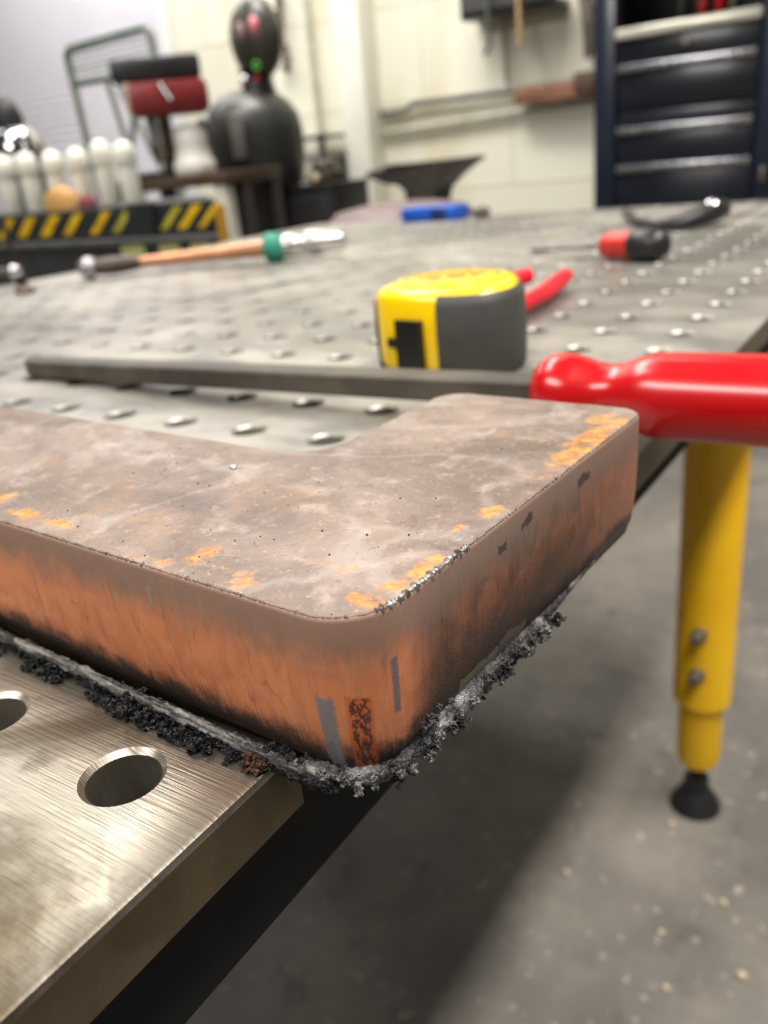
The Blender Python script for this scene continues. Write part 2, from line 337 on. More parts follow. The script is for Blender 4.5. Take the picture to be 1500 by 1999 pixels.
def pmat_top():
    t = NT('rusted mill scale'); v = t.obj(); sx = N(t.t, 'ShaderNodeSeparateXYZ'); t.ln(v, sx.inputs[0]); X = t.math('MULTIPLY', sx.outputs[0], 1000); Y = t.math('MULTIPLY', sx.outputs[1], 1000)
    n1 = t.noise(v, 22, 6, .62, .7); n2 = t.noise(v, 70, 5, .65, .3); n3 = t.noise(v, 420, 3, .7); n4 = t.noise(v, 9, 4, .5, 1.0); n5 = t.noise(v, 190, 4, .7)
    c = t.mix(t.ramp(n1, .32, .68), srgb(103, 88, 80), srgb(136, 119, 109)); c = t.mix(t.math('MULTIPLY', t.ramp(n2, .5, .7), .45), c, srgb(176, 160, 152)); c = t.mix(t.math('MULTIPLY', t.ramp(n4, .55, .68), .5), c, srgb(112, 92, 84))
    cont = t.math('SUBTRACT', 1, t.ramp(t.math('ABSOLUTE', t.math('SUBTRACT', t.noise(v, 14, 3, .5, .8), .5)), 0, .035)); c = t.mix(t.math('MULTIPLY', cont, .16), c, srgb(196, 190, 184))
    c = t.mix(t.math('MULTIPLY', t.ramp(t.noise(v, 900, 2, .6), .64, .74), .35), c, srgb(206, 194, 182)); c = t.mix(t.math('MULTIPLY', t.ramp(t.noise(t.scale(v, 12, 30, 1, .6), 1, 5, .6, 1.2), .52, .68), .45), c, srgb(98, 86, 78))
    c = t.mix(t.math('MULTIPLY', t.ramp(t.noise(v, 38, 5, .7, .6), .5, .72), .4), c, srgb(158, 122, 84)); c = t.mix(t.math('MULTIPLY', t.ramp(n5, .56, .7), .35), c, srgb(176, 160, 148)); c = t.mix(t.math('MULTIPLY', t.ramp(n5, .44, .32), .4), c, srgb(86, 70, 62))
    rust = None
    for x, y, rx, ry, am in RUST:
        dx = t.math('DIVIDE', t.math('SUBTRACT', X, x), rx); dy = t.math('DIVIDE', t.math('SUBTRACT', Y, y), ry)
        d = t.math('SQRT', t.math('ADD', t.math('MULTIPLY', dx, dx), t.math('MULTIPLY', dy, dy))); mk = t.math('MULTIPLY', t.math('SUBTRACT', 1, t.ramp(d, .1, 1.35)), am)
        rust = mk if rust is None else t.math('MAXIMUM', rust, mk)
    rm = t.ramp(t.math('ADD', rust, t.math('ADD', t.math('MULTIPLY', t.math('SUBTRACT', n2, .5), 1.7), t.math('MULTIPLY', t.math('SUBTRACT', n5, .5), 1.1))), .3, .85); rm = t.math('MULTIPLY', rm, t.ramp(rust, .02, .3))
    c = t.mix(t.math('MULTIPLY', t.math('MULTIPLY', rm, t.ramp(n5, .3, .58)), .85), c, t.mix(t.ramp(n3, .35, .65), srgb(172, 104, 44), srgb(206, 150, 72)))
    c = t.mix(t.math('MULTIPLY', t.ramp(n3, .62, .72), .5), c, srgb(90, 72, 64))
    hb = t.math('ADD', t.math('ADD', t.math('MULTIPLY', n3, .7), t.math('MULTIPLY', n5, .6)), t.math('MULTIPLY', n2, .5))
    return t.out(c, t.math('ADD', t.math('MULTIPLY', n5, .3), .36), .15, t.bump(hb, .8, .0005), .45)
RUST = [(-90, 200, 6, 34, 1), (-92, 224, 9, 12, .9), (-94, 176, 5, 5, .6), (-89, 122, 3.2, 8, 1), (-91.5, 107, 6, 4, 1), (-90, 114, 4, 7, .8), (-90.5, 153, 3.2, 6, 1), (-93, 143, 3, 6, .5), (-137, 107, 5, 8, .85), (-143, 101, 10, 4, .55), (-188, 103, 8, 3, .8), (-202, 103, 10, 4, .9), (-120, 103, 12, 6, .5), (-106, 114, 10, 8, .4), (-225, 105, 14, 10, .6)]
PLATE = bpy.data.objects.new('cut_steel_plate', None)
b = MB(); L = [(ZB_, 3.2), (ZB_+5, 1.6), (ZB_+12, .7), (ZB_+20, .25), (ZB_+30, 0), (ZT_-1.2, 0), (ZT_-.4, .25), (ZT_, 1.0)]
rings = [[(x, y, z) for x, y in inward(d)] for z, d in L]; b.rings(rings)
dt = math.radians(-3.027)
me = bpy.data.meshes.new('cut_steel_plate'); me.from_pydata([v/1000 for v in b.v], [], b.f); me.materials.append(pmat_side()); me.materials.append(pmat_top())
npth = len(path)
at = me.attributes.new('perimeter', 'FLOAT', 'POINT'); at.data.foreach_set('value', [per[i % npth] for i in range(len(b.v))])
for p in me.polygons:
    p.use_smooth = True
    if len(p.vertices) > 8 or min(me.vertices[i].co.z for i in p.vertices)*1000 > ZT_-.5: p.material_index = 1
me.set_sharp_from_angle(angle=math.radians(50)); me.update()
bpy.data.objects.remove(PLATE); PLATE = bpy.data.objects.new('cut_steel_plate', me); C.objects.link(PLATE); PLATE.location = (0, 0, TZ); PLATE.rotation_euler = (0, 0, dt); PLATE['_o'] = (0.0, 0.0, 0.0)
tag(PLATE, 'thick flame-cut rusty steel plate overhanging the table edge', 'steel plate')
t = NT('cutting slag'); v = t.obj(); n = t.noise(v, 350, 5, .7); n2 = t.noise(v, 90, 4); n3 = t.noise(t.scale(v, 80, 700, 700), 1, 4)
SLAG = t.out(t.mix(t.ramp(n2, .42, .7), srgb(34, 33, 35), srgb(136, 133, 132)), t.math('ADD', t.math('MULTIPLY', n, .4), .16), .55, t.bump(t.math('ADD', n, t.noise(v, 1300, 3, .6)), 1.0, .0007), .7)
t = NT('stringy slag ledge'); v = t.obj(); n = t.noise(t.scale(v, 60, 900, 900), 1, 5, .65); n2 = t.noise(v, 260, 4, .7)
LEDGE = t.out(t.mix(t.ramp(n, .42, .66), srgb(52, 50, 50), srgb(150, 146, 142)), t.math('ADD', t.math('MULTIPLY', n2, .4), .28), .4, t.bump(t.math('ADD', n, n2), .8, .0006), .5)
SLAGDK = plain('black slag', (30, 30, 33), .26, .5, .5, 400, .9)
def nz(p, s): return noise.noise(Vector(p)*s)
def slag_bead(i0, i1, rfun, zfun, ofun, stretch, name, mat, kn=22, seed=0):
    pts = []
    P = inward(0)
    for i in range(i0, i1):
        L_ = math.dist(P[i], P[i+1]); n = max(1, int(L_/.45))
        for k in range(n):
            f = k/n; pts.append((P[i][0]+(P[i+1][0]-P[i][0])*f, P[i][1]+(P[i+1][1]-P[i][1])*f, per[i]+(per[i+1]-per[i])*f))
    R = []
    for q, (x, y, s) in enumerate(pts):
        a, c_ = pts[max(q-1, 0)], pts[min(q+1, len(pts)-1)]; tx, ty = c_[0]-a[0], c_[1]-a[1]; l = math.hypot(tx, ty) or 1; nx_, ny_ = ty/l, -tx/l
        r, zc, of = rfun(s), zfun(s), ofun(s); ring = []
        for j in range(kn):
            an = 2*math.pi*j/kn; co, si = math.cos(an), math.sin(an)
            d = 1+.38*nz((s*stretch, co*1.3+seed, si*1.3), 1)+.28*nz((s*stretch*2.7, co*2.4, si*2.4+seed), 1)+.2*nz((s*stretch*6, co*5+seed, si*5), 1)
            rr = r*max(d, .25); ring.append((x+nx_*(of+co*rr*.85), y+ny_*(of+co*rr*.85), max(.15, zc+si*rr) if s < 6 else zc+si*rr))
        R.append(ring)
    return MB().rings(R).build(name, mat, PLATE, smooth=60)
iA = next(i for i, s in enumerate(per) if s > -160); iB = next(i for i, s in enumerate(per) if s > 116)
sm = lambda s, a, b_: max(0, min(1, (s-a)/(b_-a)))
iC = next(i for i, s in enumerate(per) if s > -8); iF = next(i for i, s in enumerate(per) if s > 2)
slag_bead(iC, iB, lambda s: 2.2-.3*sm(s, 0, 10)+.7*math.exp(-((s-45)/22)**2)-1.5*sm(s, 70, 112), lambda s: 3.4+1.2*sm(s, -5, 30)+1.5*sm(s, 80, 116), lambda s: -1.0-1.0*sm(s, -8, 6)-.4*sm(s, 60, 110), .62, 'slag_bead', SLAG)
slag_bead(iA, iF, lambda s: 1.5+.3*nz((s*.11, 5, 2), 1), lambda s: 3.7+.5*nz((s*.07, 1, 4), 1), lambda s: .9-1.6*sm(s, -10, 2), .22, 'slag_ledge', LEDGE, 20, 4)
slag_bead(iA, iC+4, lambda s: 1.3+.9*nz((s*.13, 9, 3), 1), lambda s: 1.4, lambda s: .9+.8*nz((s*.1, 2, 8), 1)-.8*sm(s, -10, 0), .8, 'slag_crust', SLAGDK, 22, 8)
# crusty lumps hanging from the front bead
rng = random.Random(3)
b = MB()
import bmesh
def lumpf(x, y, z, r, sc=(1, 1, 1)):
    bm = bmesh.new(); bmesh.ops.create_icosphere(bm, subdivisions=3, radius=1); o = rng.uniform(0, 99)
    for v in bm.verts:
        d = 1+.75*nz((v.co.x+o, v.co.y, v.co.z), 1.3)+.6*nz((v.co.x, v.co.y+o, v.co.z), 2.7)+.4*nz((v.co.x, v.co.y, v.co.z+o), 6); c_ = v.co*d*r
        v.co = Vector((x+c_.x*sc[0], y+c_.y*sc[1], max(.1, z+c_.z*sc[2])))
    b.frombm(bm)
for xc, wd, num, r0 in [(-198, 4, 16, 1.7), (-190, 3, 12, 1.9), (-172, 5, 16, 1.3), (-160, 4.5, 34, 2.2), (-153, 4, 30, 2.1), (-141, 5, 26, 2.0), (-134, 4, 24, 2.0), (-125, 3, 8, 1.1), (-226, 10, 20, 1.5)]:
    for k in range(num):
        of = rng.uniform(-.5, 5.2); lumpf(xc+rng.gauss(0, wd*.6), PY0-of, rng.uniform(.4, max(1.2, 3.8-of*.5)), r0*rng.uniform(.3, .85))
for k in range(80): lumpf(rng.uniform(-215, -106), PY0-rng.uniform(.5, 2.6), rng.uniform(.6, 2.6), rng.uniform(.3, .8))
b.build('slag_lumps', SLAGDK, PLATE, smooth=25)
b = MB()
for k in range(170):
    s = rng.uniform(-22, 88); i = next(i for i, q in enumerate(per) if q > s); x, y = path[i]
    nx_, ny_ = (1, 0) if s > 22 else (0, -1) if s < 0 else (math.cos(math.radians(-90+s/22*90)), math.sin(math.radians(-90+s/22*90)))
    h_ = rng.choice((0, 0, 1)); of = rng.uniform(-1.8, .9)
    lumpf(x+nx_*of, y+ny_*of, 3.2+rng.uniform(-1.6, 2.4), rng.uniform(.4, 1.15))
for k in range(14): lumpf(PX1-rng.uniform(-.1, .5), rng.uniform(112, 124), rng.uniform(8, 12), rng.uniform(.3, .7))
b.build('slag_crumbs', SLAG, PLATE, smooth=25)
b = MB()
for k in range(16): lumpf(-117+rng.gauss(0, 1.6), PY0-rng.uniform(-.2, 3.8), rng.uniform(.5, 3), rng.uniform(.6, 1.5))
RUSTY = b.build('rusty_lump', plain('rusty slag', (74, 48, 32), .5, .2, .7, 420, .8), PLATE, smooth=25); RUSTY['label'] = 'rust brown slag lump'
# burr along the top edge, with a melted bright stretch near the corner
def burr(i0, i1, r0, name, mat, amp):
    P = inward(.7); R = []
    for i in range(i0, i1):
        L_ = math.dist(P[i], P[i+1]); n = max(1, int(L_/.3))
        for k in range(n):
            f = k/n; s = per[i]+(per[i+1]-per[i])*f; x = P[i][0]+(P[i+1][0]-P[i][0])*f; y = P[i][1]+(P[i+1][1]-P[i][1])*f
            r = r0*(1+amp*nz((s*1.1, 3, 1), 1)+amp*nz((s*3, 1, 7), 1)); r = max(r, .08)
            tx, ty = P[i+1][0]-P[i][0], P[i+1][1]-P[i][1]; l = math.hypot(tx, ty); nx_, ny_ = ty/l, -tx/l
            R.append([(x+nx_*math.cos(2*math.pi*j/8)*r, y+ny_*math.cos(2*math.pi*j/8)*r, ZT_-.25+math.sin(2*math.pi*j/8)*r) for j in range(8)])
    return MB().rings(R).build(name, mat, PLATE, smooth=70)
iE = next(i for i, s in enumerate(per) if s > 165)
BRIGHTSLAG = plain('bright melted steel', (150, 146, 142), .3, .7, .5, 300, .8)
EDGE = plain('oxidised burr', (112, 94, 84), .5, .3, .5, 300, .6)
burr(iA-15, iE, .3, 'edge_burr', EDGE, 1.1)
iM0 = next(i for i, s in enumerate(per) if s > 15); iM1 = next(i for i, s in enumerate(per) if s > 44)
burr(iM0, iM1, .62, 'melted_edge', BRIGHTSLAG, 1.2)
# loose grit on the plate
b = MB()
for k in range(120):
    x = rng.uniform(-215, -90); y = rng.uniform(PY0+2, PYI-3)
    if rng.random() < .2: x = rng.uniform(PXI+3, PX1-4); y = rng.uniform(150, 225)
    r = rng.choice((.1, .12, .15, .2, .2, .28)); bm = bmesh.new(); bmesh.ops.create_icosphere(bm, subdivisions=1, radius=r)
    q = Vector((x*math.cos(dt)-y*math.sin(dt), x*math.sin(dt)+y*math.cos(dt), ZT_+r*.4))
    for v in bm.verts: v.co = v.co*rng.uniform(.6, 1.3)+q
    b.frombm(bm)
tag(b.build('metal_grit', plain('dark grit', (52, 42, 38), .6, .2, .3)), 'fine black metal grit scattered over the rusty plate', 'grit', kind='stuff')
b = MB(); lump = b
q = (-172.5, 150.5); bm = bmesh.new(); bmesh.ops.create_icosphere(bm, subdivisions=2, radius=1)
qa = Vector((q[0]*math.cos(dt)-q[1]*math.sin(dt), q[0]*math.sin(dt)+q[1]*math.cos(dt), ZT_+.5))
for v in bm.verts: v.co = Vector((v.co.x*1.3, v.co.y*.9, v.co.z*.6))*(1+.5*nz(v.co, 2))+qa
b.frombm(bm); tag(b.build('metal_flake', plain('bright flake', (190, 188, 184), .35, .6)), 'small bright metal flake lying on the rusty plate', 'flake')

# ------------------------------------------------------------------ pry bar with red handle
BAR = thing('pry_bar', 'flat black steel bar with thick red handle behind the rusty plate', 'pry bar', (-320, 338, 0))
BARMAT = plain('blackened bar steel', (84, 79, 72), .45, .55, .35, 25, .1)
P0, P1 = Vector((-538, 346, 6.2)), Vector((-150, 331.4, 18.6)); ax = (P1-P0).normalized(); sd = Vector((0, 1, 0)); sd = (sd-ax*sd.dot(ax)).normalized(); up = ax.cross(sd)
if up.z < 0: up = -up
b = MB(); R = []
for tt, w_, h_, dz, dy in [(-8, 4, 1.6, 4.5, 9), (-4, 6, 3.5, 2.2, 5), (4, 8, 5, .4, 1.5), (14, 8.5, 5.6, 0, 0), (60, 8.5, 5.6, 0, 0), (250, 8.5, 5.6, 0, 0), (400, 8.5, 5.6, 0, 0)]:
    c_ = P0+ax*tt+up*dz+sd*dy; pr = [(-w_, -h_+1), (-w_+1, -h_), (w_-1, -h_), (w_, -h_+1), (w_, h_-1), (w_-1, h_), (-w_+1, h_), (-w_, h_-1)]
    R.append([c_+sd*p+up*q_ for p, q_ in pr])
b.rings(R); b.build('shank', BARMAT, BAR)
t = NT('glossy red plastic'); v = t.obj(); n = t.noise(v, 30, 5, .6); sm_ = t.ramp(n, .56, .72)
RED = t.out(t.mix(t.math('MULTIPLY', sm_, .35), srgb(182, 9, 18), srgb(108, 24, 30)), t.math('ADD', t.math('MULTIPLY', n, .12), .2), 0, None, .5, .3)
H0 = P0+ax*393
prof = [(-2, 9), (0, 12.4), (4, 15.4), (9, 16.4), (14, 16.3), (19, 15.0), (25, 12.9), (31, 12.2), (37, 13.1), (43, 15.4), (49, 16.9), (56, 17.3), (120, 17.5), (240, 17.6), (252, 16.5), (258, 11)]
MB().lathe(H0, ax, prof, 48).build('handle', RED, BAR, smooth=60)

# ------------------------------------------------------------------ tape measure
TAPE = thing('tape_measure', 'yellow and black tape measure lying on its side behind the bar', 'tape measure', (-245, 440, 0))
YEL = plain('yellow case plastic', (250, 206, 0), .28, 0, .05, 40, 0, .5, .3)
GREYRUB = plain('grey black overmould', (62, 60, 57), .62, 0, .15, 60, .1)
def smooth_poly(P, it=3):
    for _ in range(it):
        Q = []
        for i in range(len(P)):
            a, c_ = P[i], P[(i+1) % len(P)]; Q += [(a[0]*.75+c_[0]*.25, a[1]*.75+c_[1]*.25), (a[0]*.25+c_[0]*.75, a[1]*.25+c_[1]*.75)]
        P = Q
    return P
foot = [(-283, 407), (-262, 401), (-240, 400), (-222, 403), (-208, 409), (-202, 430), (-211, 456), (-228, 482), (-262, 488), (-288, 462), (-291, 430)]
body = smooth_poly(foot)
MB().prism(body, 1, 48.5, 6).build('case', YEL, TAPE, smooth=50)
cen = Vector((-243, 443))
def jacket(a0, a1, z0, z1, grow, shrink=0):
    # rubber shell over part of the outline between two bearings
    P = [Vector(p)-cen for p in body]; P.sort(key=lambda p: math.atan2(p.y, p.x)); out_ = []
    for p in P:
        an = math.degrees(math.atan2(p.y, p.x))
        if a0 <= an <= a1: out_.append(p)
    rings = []
    prof = [(z0, -5), (z0, grow-1.5), (z0+2, grow), ((z0+z1)/2, grow+.8), (z1-7, grow), (z1-3, grow-1.5), (z1-.5, grow-5), (z1+.6, grow-9), (z1-1, grow-10)]
    for p in out_: rings.append([(cen.x+p.x*(1+g/p.length), cen.y+p.y*(1+g/p.length), z) for z, g in prof])
    return MB().rings(rings)
jacket(-82, 150, .2, 47.5, 2.2).build('rubber_jacket', GREYRUB, TAPE, smooth=50)
jacket(-180, -143, .2, 46, 1.6).build('rubber_grip', GREYRUB, TAPE, smooth=50)
d0 = Vector((-283, 407, 0)); d1 = Vector((-240, 400.4, 0)); fd = (d1-d0).normalized(); fnn = Vector((fd.y, -fd.x, 0))
def front(u, o, z): return tuple(Vector((-283, 404.2, z))+fd*u+fnn*o)
BLK = plain('black plastic', (20, 20, 21), .4)
def fbox(u0, u1, z0, z1, o0, o1): 
    return MB().add([front(u, o, z) for u in (u0, u1) for o in (o0, o1) for z in (z0, z1)], [(0, 1, 3, 2), (4, 6, 7, 5), (0, 4, 5, 1), (2, 3, 7, 6), (1, 5, 7, 3), (0, 2, 6, 4)])
fbox(19, 37, 2.5, 33, -4, 2.2).build('blade_hook', BLK, TAPE); fbox(12, 19, 17, 22, -4, 1.6).build('blade_lock', BLK, TAPE)
em = MB()
ec = Vector((-250, 443)); 
def circ(r, n=48): return [(ec.x+r*math.cos(2*math.pi*k/n), ec.y+r*.98*math.sin(2*math.pi*k/n)) for k in range(n)]
disc = MB().prism(circ(33), 46, 50, 1).build('case_disc', YEL, TAPE, smooth=50)
ringm = MB(); ringm.rings([[(x, y, 50.05) for x, y in circ(29)], [(x, y, 50.3) for x, y in circ(29)], [(x, y, 50.3) for x, y in circ(27)], [(x, y, 50.05) for x, y in circ(27)]], cap=False)
for k, (x0, x1, y0, y1) in enumerate([(-20, -6, -5, 5), (-3, 8, -5, 5), (11, 20, -5, 5), (-14, 14, 10, 13), (-14, 14, -14, -11)]): ringm.box(ec.x+x0, ec.x+x1, ec.y+y0, ec.y+y1, 50, 50.3, 0, .6, (ec.x, ec.y, 0))
ringm.build('emblem', plain('emblem ink', (120, 104, 40), .4), disc)

# ------------------------------------------------------------------ pliers, screwdriver and other things on the table
PL = thing('pliers', 'pliers with red dipped handles lying behind the tape measure', 'pliers', (-283, 590, 0))
RED2 = plain('red dipped vinyl', (205, 18, 40), .38, 0, .1)
MB().tube([(-268, 545, 9), (-266, 580, 9), (-269, 620, 9), (-275, 660, 10), (-279, 690, 11)], [5, 6.5, 7, 7.5, 6], 16).build('handle', RED2, PL, 60)
MB().tube([(-293, 545, 9), (-303, 580, 13), (-300, 615, 17), (-292, 642, 19)], [5, 6.5, 7, 6], 16).build('handle', RED2, PL, 60)
MB().prism(smooth_poly([(-300, 550), (-262, 550), (-272, 525), (-276, 500), (-284, 500), (-290, 525)], 2), 3, 13, 2).build('jaws', DULLMETAL, PL)
SD = thing('screwdriver', 'red and black screwdriver near the right side of the table', 'screwdriver', (-290, 845, 0))
sa = Vector((-306, 858, 14)); sb = Vector((-240, 838, 16)); sx_ = (sb-sa)
MB().cyl((-412, 920, 4), tuple(sa), 3, n=14).build('blade', DULLMETAL, SD)
MB().lathe(sa, sx_, [(-2, 7), (0, 11), (8, 13), (18, 12.6), (26, 13.4), (34, 14), (38, 14)], 24).build('grip', plain('red grip', (196, 48, 34), .4), SD, 60)
MB().lathe(sa+sx_.normalized()*34, sx_, [(0, 14.6), (5, 16), (22, 16), (30, 14), (36, 10), (38, 4)], 24).build('end_cap', plain('black grip', (28, 27, 28), .38), SD, 60)
HT = thing('air_tool', 'bent black hand tool with a chrome screw on the far right of the table', 'tool', (-330, 1130, 0))
MB().tube([(-407, 1228, 12), (-375, 1165, 8), (-327, 1095, 7), (-296, 1090, 9), (-278, 1120, 13), (-268, 1150, 17)], [7, 6, 6.5, 8, 11.5, 13.5], 18).build('body', plain('black tool plastic', (24, 24, 26), .4), HT, 60)
MB().tube([(-268, 1150, 17), (-264, 1166, 17), (-263, 1172, 17)], [13.5, 12, 6], 18).build('cap', BLK, HT, 60)
MB().lathe((-270, 1138, 25), (0, -.6, .8), [(0, 6), (4, 6), (5, 4)], 16).build('screw', CHROME, HT, 60)
TR = thing('torch', 'long copper shafted tool with teal collar and chrome head near left table edge', 'tool', (-850, 860, 0))
ta, tb = Vector((-1003, 770, 15)), Vector((-722, 938, 20)); tx_ = tb-ta; u_ = tx_.normalized(); TL = tx_.length
MB().ball(ta, 15, 24).build('ball_end', plain('scuffed steel ball', (176, 172, 176), .3, .8), TR, 80)
MB().lathe(ta+u_*12, u_, [(0, 11), (20, 12), (40, 11), (62, 8)], 20).build('socket', plain('dark brown socket', (86, 74, 68), .45, .4), TR, 60)
MB().lathe(ta+u_*55, u_, [(0, 7), (60, 8), (150, 9.5), (196, 11)], 20).build('shaft', plain('copper shaft', (196, 140, 104), .38, .5, .2), TR, 60)
MB().lathe(ta+u_*246, u_, [(0, 15), (3, 19), (22, 19), (26, 15)], 24).build('collar', plain('teal collar', (44, 140, 118), .5), TR, 60)
MB().lathe(ta+u_*270, u_, [(0, 13), (4, 15), (28, 15), (30, 12), (34, 12), (36, 16), (52, 16), (58, 14), (82, 14), (86, 11)], 24).build('head', plain('satin steel', (200, 199, 196), .34, .85, .1), TR, 60)
RD = thing('tee_clamp', 'dark upright rod with shiny ball at the left edge of the table', 'clamp', (-1092, 722, 0))
MB().cyl((-1092, 722, 0), (-1100, 722, 84), 3.6, 3.2, 14).build('rod', BLACKRUB, RD); MB().ball((-1093, 716, 20), 10, 20).build('ball_knob', CHROME, RD, 80); MB().cyl((-1092, 722, 0), (-1092, 722, 10), 8, 8, 18).build('base', BLACKRUB, RD)
MB().cyl((-1128, 712, 20), (-1097, 719, 20), 5, 6, 12).build('cross_arm', plain('grey arm', (120, 116, 110), .4, .6), RD)
bm = bmesh.new(); bmesh.ops.create_icosphere(bm, subdivisions=3, radius=1)
for v in bm.verts: v.co = Vector((-1002+v.co.x*16*(1+.3*nz(v.co, 1.5)), 664+v.co.y*11, max(.1, 3+v.co.z*6*(1+.4*nz(v.co, 2.5)))))
tag(MB().frombm(bm).build('slag_chip', plain('brown chip', (96, 70, 58), .6), None, 70), 'small brown slag chip on the table beneath the upright rod', 'slag chip')
BX = thing('blue_case', 'flat blue case with a black latch on the far edge of the table', 'case', (-830, 1420, 0))
MB().box(-888, -773, 1395, 1450, 0, 24, 3).build('shell', plain('blue plastic', (18, 88, 196), .4, 0, .1), BX); MB().box(-822, -792, 1392.5, 1394.9, 4, 22, 1).build('latch', plain('navy latch', (20, 40, 90), .4), BX)
bm = bmesh.new(); bmesh.ops.create_icosphere(bm, subdivisions=3, radius=1)
for v in bm.verts: v.co = Vector((-735+v.co.x*16, 1425+v.co.y*14, max(.1, 8+v.co.z*11*(1+.3*nz(v.co, 2)))))
tag(MB().frombm(bm).build('wire_ball', plain('brown nut', (92, 78, 66), .6), None, 70), 'small brown lump beside the blue case on the far table edge', 'lump')

# ------------------------------------------------------------------ beyond the table: stool, anvil, tool cabinet
ST = thing('stool', 'round stool with mauve brown seat behind the far table edge', 'stool', (-1120, 1760, -850))
MB().lathe((-1120, 1760, -90), (0, 0, 1), [(0, 165), (30, 178), (70, 174), (92, 150), (102, 90), (104, 5)], 40).build('seat', plain('mauve vinyl', (112, 92, 92), .5), ST, 60)
MB().cyl((-1120, 1760, -800), (-1120, 1760, -88), 25).build('post', BLACKRUB, ST)
for k in range(4):
    an = k*math.pi/2+.4; MB().tube([(-1120, 1760, -780), (-1120+120*math.cos(an), 1760+120*math.sin(an), -800), (-1120+168*math.cos(an), 1760+168*math.sin(an), -838)], 10, 10).build('leg', BLACKRUB, ST, 60)
AN = thing('anvil', 'dark iron anvil with pointed heel on a stand by the white wall', 'anvil', (-1310, 2200, -130))
IRON = plain('dark forged iron', (74, 68, 63), .5, .35, .2)
prf = [(-1500, 73), (-1470, 58), (-1415, 42), (-1372, 36), (-1350, 20), (-1348, -10), (-1360, -40), (-1400, -75), (-1400, -130), (-1210, -130), (-1210, -75), (-1245, -42), (-1258, -12), (-1246, 18), (-1205, 50), (-1160, 72), (-1128, 88), (-1132, 94), (-1250, 92), (-1412, 91), (-1425, 82)]
b = MB(); cn = len(prf); b.rings([[(x, 2200+wd*(1 if -1420 < x < -1200 else .55), zz) for x, zz in prf] for wd in (-48, -44, 44, 48)])
b.build('body', IRON, AN, 30)
MB().lathe((-1405, 2200, 64), (-1, 0, .08), [(0, 30), (40, 24), (75, 14), (98, 5)], 20).build('horn', IRON, AN, 60)
ASD = thing('anvil_stand', 'dark block stand under the anvil', 'stand', (-1310, 2200, -850))
MB().box(-1420, -1200, 2090, 2310, -850, -130, 8).build('block', plain('dark timber block', (70, 56, 46), .7), ASD)
MB().box(-1426, -1194, 2084, 2316, -260, -220, 2).build('strap', BLACKRUB, ASD)
NAVY = plain('navy enamel', (26, 34, 50), .3, 0, .12, 6, 0, .5, .2)
NAVYD = plain('dark navy drawer enamel', (22, 26, 36), .3, 0, .15, 6, 0, .5, .2)
ALU = plain('brushed aluminium', (196, 196, 202), .25, .9, .2, 60)
TC = thing('tool_cabinet', 'navy rolling tool cabinet with chrome drawer pulls by the wall', 'tool cabinet', (-790, 3100, -850))
MB().box(-1072, -1002, 2895, 2960, -790, 900, 6).build('post', NAVY, TC); MB().box(-575, -505, 2895, 2960, -790, 900, 6).build('post', NAVY, TC)
MB().box(-1060, -515, 2925, 3330, -790, 372, 5).build('body', NAVY, TC)
MB().box(-1062, -1054, 2958, 3332, 372, 900, 1).build('side_panel', plain('black side panel', (20, 20, 24), .5), TC); MB().box(-523, -515, 2958, 3332, 372, 900, 1).build('side_panel', plain('black side panel', (20, 20, 24), .5), TC); MB().box(-1053, -524, 3290, 3330, 372, 900, 3).build('back_panel', plain('black pegboard', (24, 20, 20), .6), TC)
MB().box(-1000, -577, 2880, 2960, 374, 404, 8).build('tray_lip', plain('white steel lip', (228, 226, 210), .22, .3, .05), TC)
MB().box(-1000, -577, 2960, 3290, 372, 380, 1).build('tray', NAVYD, TC)
for zt, zb, hz in [(372, 284, 294), (280, 170, None), (166, 106, 116), (102, -8, 3), (-12, -240, None), (-244, -500, -260), (-504, -780, -520)]:
    d = MB().box(-998, -580, 2902, 2924, zb, zt, 3).build('drawer', NAVYD, TC)
    if hz is not None: MB().box(-994, -584, 2886, 2903, hz-12, hz+9, 4).build('handle', ALU, d)
MB().lathe((-788, 2902, 346), (0, -1, 0), [(0, 13), (4, 13), (5, 10), (9, 9)], 20).build('lock', DULLMETAL, TC)
for cx_ in (-1020, -560):
    for cy_ in (2950, 3290): MB().lathe((cx_-16, cy_, -805), (1, 0, 0), [(0, 40), (2, 45), (30, 45), (32, 40)], 24).build('caster', BLACKRUB, TC)
for i, (x, col, lab) in enumerate([(-838, (190, 66, 56), 'faded red handled screwdriver hanging in the tool cabinet'), (-784, (204, 20, 28), 'bright red handled screwdriver hanging in the tool cabinet'), (-905, (70, 70, 72), 'grey handled screwdriver hanging in the tool cabinet'), (-742, (104, 96, 80), 'drab handled screwdriver hanging in the tool cabinet')]):
    s_ = thing('hanging_screwdriver', lab, 'screwdriver', (x, 3268, 470), 'screwdrivers hanging in the cabinet')
    MB().lathe((x, 3268, 425), (0, 0, 1), [(0, 9), (4, 14), (60, 15), (110, 12), (125, 9)], 18).build('handle', plain('grip paint', col, .4), s_, 60); MB().cyl((x, 3268, 548), (x, 3268, 640), 4).build('blade', DULLMETAL, s_)
tag(MB().box(-548, -535, 2860, 2886, -60, -20, 3).build('padlock', DULLMETAL), 'grey padlock at the right edge of the tool cabinet', 'padlock')

